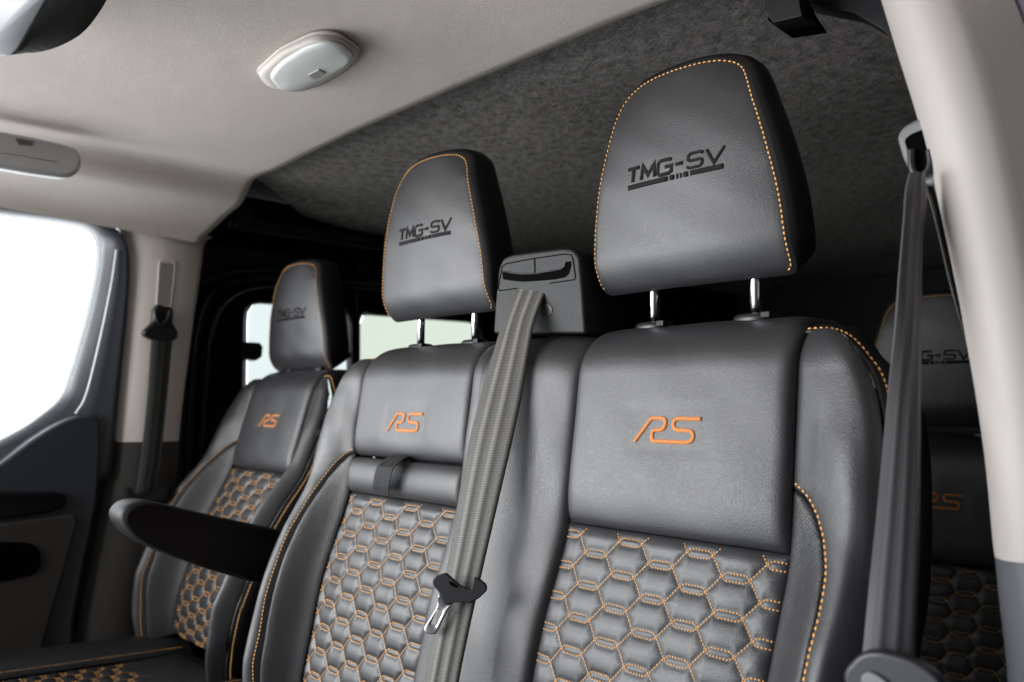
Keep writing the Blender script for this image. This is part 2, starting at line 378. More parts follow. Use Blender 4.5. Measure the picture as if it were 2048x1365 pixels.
def seat_face(seat,T,left=True,right=True,roll=False,v_end=-.62,amp=.0047):
    vtop=.10; vb=-.165 if roll else -.2225
    logo_c=[(-.043,.043,-.124,-.094)]
    def wup(u,v):
        dl=u+PW;dr=PW-u;db=v-vb
        def pl(d,r): return np.sqrt(np.clip(1-(1-np.clip(d,0,r)/r)**2,0,1))
        p=.0095*np.minimum(pl(dl,.018),pl(dr,.018))
        p=p*.6+.0095*.4*pl(dl,.09)*pl(dr,.09)
        bot=.016*(1-pl(db,.045))
        ex=np.maximum(np.maximum(-.045-u,u-.045),0); ey=np.maximum(np.maximum(-.130-v,v+.090),0); dd=np.hypot(ex,ey)
        pinch=-.0008*np.exp(-(dd/.009)**2)
        wr=.0006*np.sin(u*55+v*20)*np.sin(v*38+1)
        return p-bot+groove(dl,.004,.0035)+groove(dr,.004,.0035)+groove(db,.004,.003)+pinch*1.+wr+.001
    vs=np.concatenate([np.linspace(vtop,.03,8),np.linspace(.026,-.03,26),np.linspace(-.034,vb+.03,60),vb+.03*(1-np.linspace(0.03,1,26))])
    pn,_=patch('upper_panel',seat,lambda v:-PW,lambda v:PW,vs,110,lambda u,v,a,b:wup(u,v),LEATHER,T,True)
    logo(seat,pn,lambda u,v:wup(u,v))
    vq=vb
    if roll:
        vr0,vr1=-.167,-.2235
        def wr(u,v,a,b):
            t=(v-vr1)/(vr0-vr1); return .017*np.sqrt(np.clip(1-(2*t-1)**2,0,1))**.9-.008+groove(a,.004,.004)+groove(b,.004,.004)
        vs2=vr1+(vr0-vr1)*(1-cosp(34))
        rl,_=patch('lumbar_roll',seat,lambda v:-PW+.002,lambda v:PW-.002,vs2,60,wr,LEATHER,T,True)
        # pull strap
        V=[];uvv=[];k=20
        for j in range(k):
            t=j/(k-1); v=-.160-.062*t; w=.003+.019*min(1,t*3.2)**.7+.004*math.sin(math.pi*t)-.003*max(0,t-.8)*5
            for q in (-.5,.5):
                for th in (0,.0016): V.append(seat.base(-.006+.040*q-.012*t,v,w+th)); uvv.append((.030*q,v))
        Fc=[]
        for j in range(k-1):
            b=j*4; Fc+=[(b,b+2,b+6,b+4),(b+1,b+5,b+7,b+3),(b,b+4,b+5,b+1),(b+2,b+3,b+7,b+6)]
        Fc+=[(0,1,3,2),((k-1)*4,(k-1)*4+2,(k-1)*4+3,(k-1)*4+1)]
        so=fixn(mesh('pull_strap',V,Fc,STRAP,rl,uv=uvv)); so.data.polygons.foreach_set('use_smooth',[False]*len(so.data.polygons))
        vq=vr1
    quilt(seat,T,-PW,PW,vq-.0005,v_end,GU-(.0131 if roll else 0),True,amp=amp,basew=lambda u,v:-.001+.003*sm(0,.06,np.minimum(u+PW,PW-u)))
    for sgn in ([1] if right else [])+([-1] if left else []):
        def uin(v): return PW if v>-.160 else float(INf(v))
        def rnd(u,v,r=.013):
            d=np.clip(outdist(u,v),0,r); return -(r-np.sqrt(np.clip(r*r-(r-d)**2,0,None)))
        def wo(u,v,a,b):
            inner=(a if sgn>0 else b); seam=np.where(v>-.160,inner,inner)
            rr=.013*sm(-.002,-.05,v); return seat.w0(u,v)+rnd(u,v)*rr/.013+groove(inner,.0055,.004)+.007*np.sqrt(np.clip(inner/.03,0,1))*sm(.22,.10,-v)+.0007*np.sin(v*70+u*40)*np.sin(u*90)
        def wi(u,v,a,b):
            inn,ou=(a,b) if sgn>0 else (b,a)
            return seat.w0(u,v)+groove(inn,.0055,.004)+groove(ou,.0045,.0035)+.0022*np.sqrt(np.clip(np.minimum(inn,ou)/.03,0,1))
        vs=np.concatenate([np.linspace(0.0005,-.03,26),np.linspace(-.033,-.155,44),np.linspace(-.1575,-.26,60),np.linspace(-.265,v_end,60)])
        if sgn>0: bo,_=patch('side_bolster',seat,uin,lambda v:float(HWf(v)),vs,46,wo,LEATHER,T,True)
        else: bo,_=patch('side_bolster',seat,lambda v:-float(HWf(v)),lambda v:-uin(v),vs,46,wo,LEATHER,T,True)
        vs=np.concatenate([np.linspace(-.1605,-.26,50),np.linspace(-.265,v_end,60)])
        if sgn>0: pi,_=patch('perforated_insert',seat,lambda v:PW,lambda v:float(INf(v)),vs,40,wi,LEATHER_PERF,T,True)
        else: pi,_=patch('perforated_insert',seat,lambda v:-float(INf(v)),lambda v:-PW,vs,40,wi,LEATHER_PERF,T,True)
        # piping + stitching along the shoulder outline
        st=Stitch(); O=np.array(resample(_o,150,False)); r=.013
        RR=[.013*float(sm(-.002,-.05,q[1])) for q in O]
        pp=[seat.base(sgn*(q[0]+.0006),q[1]+.0006,float(seat.w0(np.array(q[0]),np.array(q[1])))-r_+.0008) for q,r_ in zip(O,RR)]
        add_tube('piping',pp,.0019,LEATHER,bo,n=8)
        S=[];NN=[]
        for i,q in enumerate(O):
            t=O[min(i+1,len(O)-1)]-O[max(i-1,0)]; n=np.array([-t[1],t[0]]); n/=np.linalg.norm(n)
            if n[0]<0 and n[1]<0: n=-n
            if n[0]+n[1]<0: n=-n
            S.append(seat.base(sgn*(q[0]+n[0]*.0062),q[1]+n[1]*.0062,float(seat.w0(np.array(q[0]),np.array(q[1])))-RR[i]-.0052+.006*(1-RR[i]/.013))); nv=seat.N(q[1])*.6+np.array([sgn*n[0],0,n[1]])*.8; NN.append(nv)
        st.path(S,NN,.0060,.68,.00095,.0007)
        st.build('stitching',ORANGE,bo); st=Stitch()
        # stitching just outside the insert seam
        I=np.array(resample(smoothpath(INS,2),140,False)); S=[];NN=[]
        for i,q in enumerate(I):
            t=I[min(i+1,len(I)-1)]-I[max(i-1,0)]; n=np.array([-t[1],t[0]])/np.linalg.norm(t); 
            if n[0]<0:n=-n
            u,v=q[0]+n[0]*.0052,q[1]+abs(n[1])*.0052
            w=float(wo(np.array([[sgn*u]]),np.array([[v]]),np.array([[abs(u-uin(v))]]),np.array([[abs(u-uin(v))]]))[0,0])
            S.append(seat.base(sgn*u,v,w)); NN.append(seat.N(v))
        st.path(S,NN,.0060,.68,.00095,.0006)
        st.build('stitching',ORANGE,pi)
        # gusset: side wall of the backrest
        V=[];ss=[0,.003,.008,.016,.03,.05,.08,.11]; ee=[0,.0035,.0075,.0105,.0125,.013,.012,.004]; nO=len(O)
        for k,(q0,e) in enumerate(zip(ss,ee)):
            for i,q in enumerate(O):
                t=O[min(i+1,nO-1)]-O[max(i-1,0)]; n=np.array([-t[1],t[0]]); n/=np.linalg.norm(n)
                if n[0]+n[1]<0:n=-n
                if i==0: n=np.array([0,1.])
                W=float(seat.w0(np.array(q[0]),np.array(q[1])))-RR[i]
                p0=seat.base(sgn*q[0],q[1],W); nu2=n[0]**2; nv2=max(n[1],0)**2
                bt=seat.base(sgn*q[0],q[1]+q0+ .0,0)-seat.base(sgn*q[0],q[1],0)
                V.append(p0+nv2*bt*1.0+nu2*(-q0*seat.N(q[1])+np.array([sgn*e,0,0])))
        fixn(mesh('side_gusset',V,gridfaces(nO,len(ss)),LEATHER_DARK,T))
def seat_back(seat,T,u0,u1):
    V=[];vs=np.linspace(.10,-.60,30); us=np.linspace(u0,u1,8)
    yb=seat.o[1]+np.interp(.08,seat.vs,seat.y)
    for v in vs:
        for u in us:
            p=seat.base(u,min(v,-.02),-.105); V.append(p)
    fixn(mesh('back_shell',V,gridfaces(8,30),PLASTIC_D,T))
# headrest ----------------------------------------------------------------
HOUT=[(-.0,-.011),(.08,-.011),(.118,-.011),(.130,-.009),(.1308,.012),(.1305,.04),(.127,.08),(.1195,.12),(.1095,.16),(.0995,.19),(.0925,.214),(.0835,.234),(.064,.2455),(.032,.2495),(0,.2505)]
HO=[np.array(p) for p in HOUT]; _hr=smoothpath(HO,2); _hl=[np.array((-p[0],p[1])) for p in _hr[::-1]][1:-1]
HLOOP=resample(_hr+_hl,150)
HB=-.0314
def hface(u,v,t=None):
    """front surface of the headrest, local y (0 = face plane, + = back)"""
    hw=np.interp(v,[-.02,.04,.12,.2,.24],[.128,.131,.123,.10,.07])
    y=.012*np.clip(np.abs(u)/hw,0,1.1)**2.4+.85*max(v-.11,0)**2+.023*(max(.042-v,0)/.053)**2.2
    return y
def head_pt(u,v,y):
    return np.array([u,y*math.cos(HB)+v*math.sin(HB),v*math.cos(HB)-y*math.sin(HB)])
GLY={'T':[[(0,1),(.13,1)],[(.065,1),(.065,0)]],
'M':[[(.165,0),(.175,1),(.24,.25),(.305,1),(.315,0)]],
'G':[[(.49,.93),(.47,1),(.375,1),(.35,.88),(.35,.12),(.375,0),(.47,0),(.495,.12),(.495,.5),(.425,.5)]],
'-':[[(.535,.5),(.61,.5)]],
'S':[[(.80,.88),(.78,1),(.68,1),(.66,.88),(.66,.6),(.68,.5),(.78,.5),(.80,.4),(.80,.12),(.78,0),(.68,0),(.655,.12)]],
'V':[[(.835,1),(.915,0),(1.0,1)]]}
def make_headrest(T,off,proto=None):
    """off = world offset (x,y,z) of the seat the headrest belongs to"""
    seatoff=np.array(off,float); H0=seatoff+np.array([0,.0172,.0699])
    HX=-.012
    def P(u,v,y): return H0+head_pt(u+HX,v,y)
    V=[];n=len(HLOOP); ts=[0]+list(np.linspace(.08,.9,15))+[.93,.955,.975,.99,1.]
    c=np.array([0,.105]); uvs=[]
    for t in ts:
        for q in HLOOP:
            p=c+(q-c)*t; y=hface(p[0],p[1])+.0035*math.exp(-(1-t)*.11/.0030)+.0005*math.sin(p[0]*60+p[1]*40)*math.sin(p[1]*55); V.append(P(p[0],p[1],y)); uvs.append(p)
    nf=len(ts); Fc=gridfaces_closed(n,nf)
    front=fixn(mesh('headrest',V,Fc,LEATHER,T,uv=uvs))
    # gusset and back
    V=[];prof=[(0,0),(.03,.0035),(.10,.0062),(.3,.0085),(.55,.008),(.78,.004),(.92,-.006),(1.,-.018)]
    yb=.089
    for k,(s,e) in enumerate(prof):
        for i,q in enumerate(HLOOP):
            t=HLOOP[(i+1)%n]-HLOOP[i-1]; nn=np.array([t[1],-t[0]])/np.linalg.norm(t)
            if nn@(q-c)<0: nn=-nn
            y0=hface(q[0],q[1])+.0035; y=y0+(yb-y0)*s; lo=float(np.clip((.03-q[1])/.045,0,1)); p=q+nn*e*(1-lo)+np.array([0,.034*s*lo]); V.append(P(p[0],p[1],y))
    base=len(V)
    for t in (.6,.25):
        for i,q in enumerate(HLOOP):
            lo=float(np.clip((.03-q[1])/.045,0,1)); p=c+(q+np.array([0,.034*lo])-c)*t*.86; V.append(P(p[0],p[1],yb+.006*(1-t)))
    V.append(P(c[0],c[1],yb+.008)); last=len(V)-1
    Fc=gridfaces_closed(n,len(prof)+2)
    Fc+=[((len(prof)+1)*n+i,(len(prof)+1)*n+(i+1)%n,last) for i in range(n)]
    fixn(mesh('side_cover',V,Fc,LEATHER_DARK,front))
    st=Stitch(); lp=[];NN=[]
    k0=int(n*.135)
    for q in HLOOP[k0:n-k0]:
        p=c+(q-c)*(1-.0048/np.linalg.norm(q-c)); lp.append(P(p[0],p[1],hface(p[0],p[1])+.0006)); NN.append([q[0]*2,-1,(q[1]-.1)*1.])
    st.path(lp,NN,.0060,.66,.00092,.0006)
    st.build('stitching',ORANGE,front)
    def sf(u,v):
        y=hface(u,v); e=.002
        nr=np.array([-(hface(u+e,v)-hface(u-e,v))/(2*e),-1,-(hface(u,v+e)-hface(u,v-e))/(2*e)]); nr/=np.linalg.norm(nr); nr=np.array([-nr[0]*-1,nr[1],nr[2]])
        return P(u,v,y),nr
    L=[]; x0=-.0651; W=.1302
    for ch,ls in GLY.items():
        for l in ls:
            pts=[(x0+W*a+.0022*b,.1205+.0165*b) for a,b in l]; L.append((smoothpath(dens(pts,.004),0), .0047 if ch in 'TMG-' else .0035))
    for a,b in ((0,.455),(.47,.525),(.54,.565),(.578,.60),(.612,.665),(.68,1.)):
        pts=[(x0+W*a+.0012,.1146),(x0+W*b,.1146)]; L.append((dens(pts,.004),.0064))
    stroke('lettering',L,.004,sf,EMB_K,front,.0013)
    for s in (-1,1):
        px=s*.0672; b=seatoff+np.array([px,.0530,.010]); t=H0+head_pt(px,.035,.040); d=t-b
        V,Fc=tube([b,b+d*.5,t],.0062,n=20); fixn(mesh('headrest_post',V,Fc,CHROME,front))
    return front
def gridfaces_closed(n,rows):
    f=[]
    for j in range(rows-1):
        for i in range(n):
            a=j*n+i;b=j*n+(i+1)%n; f.append((a,b,b+n,a+n))
    return f
def post_guides(T,off):
    off=np.array(off,float)
    for s in (-1,1):
        c=off+np.array([s*.0672,.0525,.0165]); V=[];n=36
        prof=[(.0225,-.010),(.0235,-.001),(.0225,.0025),(.019,.0045),(.0095,.0052),(.0085,.003),(.008,-.004)]
        for r,z in prof:
            for k in range(n):
                a=2*math.pi*k/n; V.append(c+np.array([math.cos(a)*r*1.12,math.sin(a)*r*.72,z]))
        g=fixn(mesh('post_guide',V,gridfaces_closed(n,len(prof)),PLASTIC_D,T))
        box('release_button',tuple(c+np.array([.014,-.0175,-.002])),tuple(c+np.array([.0245,-.006,.0048])),PLASTIC,g,.001)
def cushion(T,xc,yb,z,w,rake=.10,quilted=False):
    """seat base: front edge towards -y"""
    class Cs(Seat):
        def __init__(s): s.o=np.array([xc,0,0.])
        def base(s,u,v,w_):
            d=-v; return np.stack(np.broadcast_arrays(xc+np.asarray(u,float),yb-d+.0*w_,z+rake*d+w_-.25*np.maximum(d-.40,0)**1.5*6),-1)
        def N(s,v):
            v=np.asarray(v,float); return np.stack([0*v,-rake+0*v,1+0*v],-1)
    C=Cs(); hw=w/2; ip=.142 if quilted else w/2-.06
    if quilted:
        quilt(C,T,-ip,ip,-.02,-.47,GU,False,nu=130,nv=190,basew=lambda u,v:-.006+0*u)
        segs=[(-hw,-ip),(ip,hw)]
    else: segs=[(-hw,hw)]
    for a,b in segs:
        def wf(u,v,l,r):
            m=np.minimum(l,r); t=l/(b-a)
            hgt=(.030 if a<0 else .004)*np.sin(math.pi*np.clip(t,0,1))**.7 if quilted else .03*np.sqrt(np.clip(m/.05,0,1))
            return hgt+groove(np.minimum(l,r),.006,.004)-.01*(np.clip(.06+v,0,.06)/.06)
        patch('cushion_bolster' if quilted else 'seat_cushion',C,lambda v:a,lambda v:b,np.linspace(.0,-.49,60),50,wf,LEATHER,T,False)
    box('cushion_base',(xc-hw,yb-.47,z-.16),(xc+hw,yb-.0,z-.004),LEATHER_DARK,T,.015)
    if quilted:
        for s in (-1,1):
            st=Stitch(); vv=np.linspace(-.02,-.47,60); st.path(C.base(s*(ip+.005)*np.ones(60),vv,.004*np.ones(60)),C.N(vv),.006,.7,.001,.001)
            st.build('stitching',ORANGE,T)

# ================================================================== passenger bench
MX=-.4692
bench=empty('double_vehicle_seat',(0,0,0),'black leather double passenger seat with hexagon quilting, nearest the camera','seat')
SR=Seat((0,0,0)); SM=Seat((MX,.0063,-.0029))
SM.o=np.array([MX,.003,-.001])
seat_face(SR,bench,left=False,right=True,amp=.0036)
seat_face(SM,bench,left=True,right=False,roll=True)
# centre filler between the two backs
uA=MX+PW; uB=-PW
def wfill(u,v,a,b):
    t=a/(uB-uA); s1=groove(a,.0055,.004)+groove(b,.0065,.0045)
    line=-.0030*np.exp(-np.abs(a-.024)/.0028)*(v>-.30)
    val=-.0015*np.exp(-((a-.085)/.04)**2)*sm(-.05,-.25,v)
    bul=.012*np.sqrt(np.clip(b/.05,0,1))*1.0
    return s1+line+val+bul-.004+.0006*np.sin(v*60)*np.sin(u*80)
patch('centre_filler',SR,lambda v:uA,lambda v:uB,np.concatenate([np.linspace(.10,.03,8),np.linspace(.026,-.03,24),np.linspace(-.034,-.62,110)]),90,wfill,LEATHER,bench,True)
seat_back(SR,bench,MX-.22,.22)
hr_R=make_headrest(bench,(0,0,0)); hr_M=make_headrest(bench,(MX,.0063,-.0029+.0021))
post_guides(bench,(0,0,0)); post_guides(bench,(MX,.0063,-.0029))
cushion(bench,(MX)/2,.0,-.62,.93)

# belt guide housing on top of the bench
YT=.022
hp=[(986,668),(990,605),(997,535),(1006,516),(1024,509),(1128,496),(1146,499),(1158,514),(1164,580),(1170,668)]
P0=[aty(p,YT) for p in hp]; P0=rpoly(P0,.006)
hous=slab('belt_guide_housing',P0,(.012,.12,0.),PLASTIC,bench,.004)
def plate(name,px,y,dy,m,par,rad=.002,bev=.0006): return slab(name,rpoly([aty(p,y) for p in px],rad),(0,dy,0),m,par,bev)
add_tube('shut_line',[aty(p,YT-.0003) for p in [(996,578),(1004,534),(1012,528),(1064,518),(1126,509),(1143,510),(1146,520),(1151,556),(1148,560),(1100,567)]],.0008,SLOT,hous,n=6)
add_tube('shut_line',[aty(p,YT-.0003) for p in [(996,578),(1000,582),(1034,577)]],.0008,SLOT,hous,n=6)
add_tube('shut_line',[aty(p,YT-.0003) for p in [(1069,518),(1070,548)]],.0009,SLOT,hous,n=6)
slot=slab('belt_slot_shade',[aty(p,YT-.0006) for p in [(1004,542),(1020,545),(1045,547),(1070,546),(1100,541),(1122,537),(1129,532),(1132,524),(1142,523),(1142,533),(1138,547),(1130,555),(1112,559),(1080,562),(1045,564),(1022,562),(1006,559)]],(0,.004,0),SLOT,hous,0)  # recess shade drawn as a thin near-black slab on the housing face
add_tube('slot_lip',[aty(p,YT-.0016) for p in [(1004,543),(1020,546),(1045,548.5),(1070,547.5),(1100,542.5),(1122,538.5),(1129,533),(1132,524)]],.0008,PLASTIC_D,hous,n=8)
plate('cover_cap',[(1080,608),(1098,608),(1104,616),(1104,626),(1098,634),(1080,635)],YT-.0012,.003,PLASTIC_D,hous,.003)

# ================================================================== driver seat
driver=empty('vehicle_seat',(0,0,0),"black leather single driver's seat with armrest, beyond the double seat",'seat')
DO=(-1.1717,.1656,-.0219)
SD=Seat(DO,.1363,1.25)
seat_face(SD,driver,True,True)
seat_back(SD,driver,-.22,.22)
hr_D=make_headrest(driver,(DO[0],DO[1],DO[2]-.0463))
post_guides(driver,DO)
cushion(driver,-1.19,.02,-.645,.50,quilted=True)
# armrest
XA=-.79
top=[(560,1060),(440,1035),(330,1008),(290,1001),(258,1007),(240,1028),(243,1046),(262,1072),(300,1096),(400,1135),(520,1170),(600,1192),(640,1090)]
ap=[atx(p,XA) for p in top]; ap=resample(smoothpath(ap+[ap[0]],2)[:-1],90)
bm=bmesh.new()
def loft(name,rings,m,par,cap=True):
    n=len(rings[0]);V=[p for r in rings for p in r];Fc=gridfaces_closed(n,len(rings))
    if cap: Fc+= [tuple(range(n))[::-1],tuple((len(rings)-1)*n+i for i in range(n))]
    return fixn(mesh(name,V,Fc,m,par))
cA=sum(ap)/len(ap)
def scl(pts,k,dx): return [cA+(p-cA)*np.array([1,1,1])*1.0-(p-cA)/np.linalg.norm(p-cA)*k+np.array([dx,0,0]) for p in pts]
arm=loft('armrest',[scl(ap,.018,-.001),scl(ap,.012,.0004),scl(ap,.0085,.0),scl(ap,.0075,-.0022),scl(ap,.006,-.0025),scl(ap,.003,-.005),scl(ap,0,-.012),scl(ap,0,-.05),scl(ap,.003,-.062),scl(ap,.010,-.068)],LEATHER_DARK,driver)
st=Stitch(); q=scl(ap,.0065,-.0016); st.path(q+[q[0]],[np.array([1.,0,.1])]*(len(q)+1),.005,.7,.0007,.0004); st.build('stitching',DARKTHREAD,arm)

# ================================================================== rear seat (second row)
RY=.88
ro=atx; rc=aty((1838,690),RY)
rear=empty('vehicle_seat',(0,0,0),'black leather rear seat in deep shade behind the passenger seat','seat')
SB=Seat((rc[0]+.03,RY,rc[2]-.19),-.02)
seat_face(SB,rear,True,True,v_end=-.60); seat_back(SB,rear,-.22,.22)
make_headrest(rear,(SB.o[0],SB.o[1],SB.o[2]-.03)); post_guides(rear,SB.o)

# ================================================================== belts
def belt(name,Ls,Rs,m,parent,th=.0014,sub=2,curl=0.,nx=7,wdt=.05):
    L=smoothpath(Ls,sub);R=smoothpath(Rs,sub);n=len(L);V=[];uv=[];s=0
    for i in range(n):
        if i: s+=np.linalg.norm((L[i]+R[i]-L[i-1]-R[i-1])/2)
        t=(L[min(i+1,n-1)]-L[max(i-1,0)]); nn=np.cross(R[i]-L[i],t); nn/=np.linalg.norm(nn)
        if nn@(CAM-L[i])<0: nn=-nn
        w_=curl[i*len(curl)//n] if hasattr(curl,'__len__') else curl
        for sd in (0,1):
            for k in range(nx):
                q=k/(nx-1); V.append(L[i]*(1-q)+R[i]*q+nn*(w_*math.sin(math.pi*q)-th*sd)); uv.append(((q-.5)*wdt,s))
    Fc=[];W=2*nx
    for i in range(n-1):
        for k in range(nx-1):
            a=i*W+k; Fc.append((a,a+1,a+1+W,a+W)); a+=nx; Fc.append((a,a+W,a+1+W,a+1))
        a=i*W; Fc.append((a,a+W,a+W+nx,a+nx)); a=i*W+nx-1; Fc.append((a,a+nx,a+W+nx,a+W))
    o=mesh(name,V,Fc,m,parent,uv=uv); fixn(o)
    return o
cb=empty('centre_seat_belt',(0,0,0),'grey webbing belt hanging from the housing between the two nearest headrests, with chrome tongue','seat belt')
def sp(p,off,seat=SM):
    # pixel -> plane parallel to the bench back, raised by off
    a=.1793; o=seat.o; n=np.array([0,-math.cos(a),math.sin(a)]); return hit(p[0],p[1],o+n*off,n)
BL=[((1040,556),-.022),((1034,566),-.012),((1024,592),.003),((1006,640),.018),((988,700),.032),((958,800),.045),((934,900),.055),((914,1020),.066),((892,1150),.080),((870,1250),.090),((852,1345),.098),((838,1420),.10)]
BR=[((1100,556),-.022),((1097,566),-.014),((1086,595),-.003),((1068,640),.010),((1058,700),.018),((1042,800),.025),((1020,900),.036),((992,1020),.048),((962,1150),.062),((940,1250),.072),((920,1345),.08),((908,1420),.084)]
belt('belt_webbing',[sp(*a) for a in BL],[sp(*a) for a in BR],WEB,cb,curl=.0012,wdt=.047)
# tongue
tc=sp((920,1180),.085); tn=-CF*.90+np.array([.0,-.25,.2]); tn/=np.linalg.norm(tn)
def tp(p,off=0): return hit(p[0],p[1],tc+tn*off,tn)
body=[(891,1146),(872,1152),(864,1162),(866,1172),(878,1186),(884,1202),(893,1212),(905,1206),(925,1206),(940,1207),(958,1197),(973,1182),(972,1170),(960,1160),(948,1154),(942,1180),(920,1172)]
tg=slab('buckle_tongue',rpoly([tp(p,.004) for p in body],.0025),tuple(-tn*.007),PLASTIC,cb,.0024,4)
def metal(p): return tp(p,.0015)
mo=resample(rpoly([metal(p) for p in [(877,1186),(880,1204),(870,1222),(848,1256),(848,1264),(862,1270),(872,1269),(893,1226),(906,1206),(893,1212)]],.002),60)
mi=resample(rpoly([metal(p) for p in [(874,1214),(876,1214),(888,1219),(886,1227),(872,1256),(868,1257),(858,1252),(860,1246),(872,1220)]],.002),60)
def align(o,i):
    c=sum(i)/len(i); best=None
    for k in range(len(i)):
        r=i[k:]+i[:k]; e=sum(np.linalg.norm(a-b) for a,b in zip(o,r)); 
        if best is None or e<best[0]: best=(e,r)
        r2=r[::-1]; e=sum(np.linalg.norm(a-b) for a,b in zip(o,r2))
        if e<best[0]: best=(e,r2)
    return best[1]
cm=sum(mi)/60; mi=[cm+(p-cm)*.80 for p in mi]
ring_slab('metal_blade',mo,align(mo,mi),tuple(-tn*.003),BRUSHED,tg)
plate2=slab('belt_stop',rpoly([tp(p,.0052) for p in [(897,1163),(908,1167),(915,1175),(912,1177),(899,1170)]],.001),tuple(-tn*.003),SLOT,tg,.0006)

pb=empty('passenger_seat_belt',(0,0,0),'lavender grey webbing belt hanging from the passenger side pillar, nearest the camera','seat belt')
def y1(p,y): return aty(p,y)
PL=[((1822,345),-.05),((1816,362),-.052),((1812,385),-.055),((1811,420),-.06),((1806,480),-.065),((1799,560),-.07),((1793,640),-.07),((1784,720),-.07),((1773,830),-.085),((1764,930),-.10),((1752,1050),-.125),((1738,1180),-.15),((1727,1300),-.165),((1716,1400),-.175)]
PR=[((1850,345),-.03),((1852,362),-.03),((1856,385),-.025),((1850,440),-.01),((1845,490),-.02),((1844,560),-.03),((1843,640),-.04),((1843,720),-.045),((1842,830),-.065),((1841,930),-.08),((1840,1050),-.105),((1836,1180),-.13),((1831,1300),-.145),((1826,1400),-.155)]
belt('belt_webbing',[y1(*a) for a in PL],[y1(*a) for a in PR],WEB2,pb,curl=.003,wdt=.047)
# second run of the belt going back up to the pillar
PL2=[((1838,330),.0),((1850,370),.0),((1862,400),.0),((1880,470),.0),((1900,560),.0),((1922,640),.0),((1960,760),.03),((1990,860),.05)]
PR2=[((1852,330),.02),((1862,370),.02),((1874,400),.02),((1888,470),.02),((1907,560),.02),((1929,640),.02),((1967,760),.05),((1998,860),.07)]
belt('belt_webbing',[y1(*a) for a in PL2],[y1(*a) for a in PR2],WEB3,pb,curl=.001,wdt=.047)
gr=slab('belt_guide_cover',rpoly([y1(p,.0) for p in [(1792,275),(1803,255),(1822,243),(1850,232),(1885,240),(1890,330),(1870,370),(1832,372),(1822,352),(1805,318)]],.004),(0,.03,0),PLASTIC_G,pb,.004)
slab('guide_opening',rpoly([y1(p,-.0009) for p in [(1808,280),(1822,268),(1848,258),(1880,262),(1880,340),(1850,352),(1830,345),(1818,312)]],.003),(0,.006,0),SLOT,gr,.0004)
add_tube('guide_ring',smoothpath([y1(p,-.006) for p in [(1822,300),(1822,335),(1832,352),(1850,350),(1862,330),(1858,300)]],2),.0032,PLASTIC_D,gr)
slab('guide_bolt',rpoly([y1(p,-.006) for p in [(1826,338),(1834,338),(1834,346),(1826,346)]],.002),(0,.004,0),CHROME,gr,.0008)
yt=-.18
tb=slab('buckle_tongue',rpoly([y1(p,yt) for p in [(1685,1350),(1690,1338),(1712,1313),(1733,1303),(1760,1303),(1800,1313),(1830,1324),(1862,1342),(1885,1365),(1895,1400),(1690,1400)]],.006),(0,.012,0),PLASTIC_D,pb,.004,4)
slab('metal_blade',rpoly([y1(p,yt-.003) for p in [(1722,1352),(1735,1344),(1752,1350),(1775,1366),(1790,1400),(1722,1400)]],.003),(0,.003,0),PLASTIC_G,tb,.0008)

XD=-1.42
db=empty('driver_seat_belt',(0,0,0),'dark webbing belt on the cream pillar beside the far side window','seat belt')
belt('belt_webbing',[atx(p,XD+.02) for p in [(304,668),(301,700),(296,780),(288,860),(280,930),(272,985)]],[atx(p,XD+.02) for p in [(346,672),(343,700),(336,780),(328,860),(320,930),(308,988)]],WEB3,db,curl=.006,wdt=.047)
dr=slab('belt_guide_ring',rpoly([atx(p,XD+.03) for p in [(308,618),(316,608),(330,612),(345,614),(349,625),(346,645),(358,665),(356,678),(340,684),(304,680),(288,672),(287,662),(306,645)]],.006),(-.02,0,0),PLASTIC_D,db,.006,4)
add_tube('guide_hook',smoothpath([atx(p,XD+.035) for p in [(310,622),(313,640),(322,652),(336,640),(340,622)]],2),.0045,PLASTIC_D,dr)
slab('lower_guide',rpoly([atx(p,XD+.05) for p in [(252,978),(262,974),(272,990),(300,990),(338,975),(330,1000),(262,1006)]],.004),(-.02,0,0),PLASTIC_D,db,.003)

# ================================================================== roof
ZC=.42
def headliner():
    xs=[.36,.30,.18,0,-.3,-.6,-.9,-1.04,-1.13,-1.18,-1.205,-1.225,-1.25,-1.30,-1.35,-1.38,-1.398,-1.405]
    zs=[.30,.355,.40,.418,.4225,.4225,.4225,.427,.436,.437,.425,.404,.388,.374,.356,.341,.326,.314]
    def ye(x): return float(np.interp(-x,[.70,.90,1.04,1.2,1.25,1.3,1.35,1.38,1.405],[.048,.056,.070,.086,.086,.080,.076,.070,.054]))
    P=smoothpath(list(zip(xs,zs)),2); V=[];rows=44; ys=np.linspace(0,1,rows)**.8
    for x,z in P:
        e=ye(x); k=float(sm(-1.22,-1.40,x))
        for t in ys:
            y=-.95+(e+.95)*t; V.append((x,y,z+k*.075*(.054-y)*(1-.3*k)+.0015*math.sin(x*7)*math.sin(y*9)))
        V.append((x-.0005,e+.003,z+.004)); V.append((x-.002,e-.002,z+.010)); V.append((x,e-.05,z+.022))
    return fixn(mesh('headliner',V,gridfaces(rows+3,len(P)),HEADL))
hl=struct(headliner())
# carpeted rear roof
V=[];ys=np.linspace(.03,2.9,60)
for y in ys:
    xl=float(np.interp(y,[.0,.1,.33,.6],[-1.15,-1.20,-1.385,-1.42]))
    for x in np.linspace(xl,.36,50):
        e=max(0,abs(x+.46)-.66)/.26; V.append((x,y,.447-.028*e**2+.003*math.sin(x*9+y*4)*math.sin(y*7)))
struct(fixn(mesh('rear_roof_lining',V,gridfaces(50,60),CARPET)))
add_tube('lining_pucker',[aty((1590,270),1.2)+np.array([0,0,.0])],.001,CARPET) if False else None

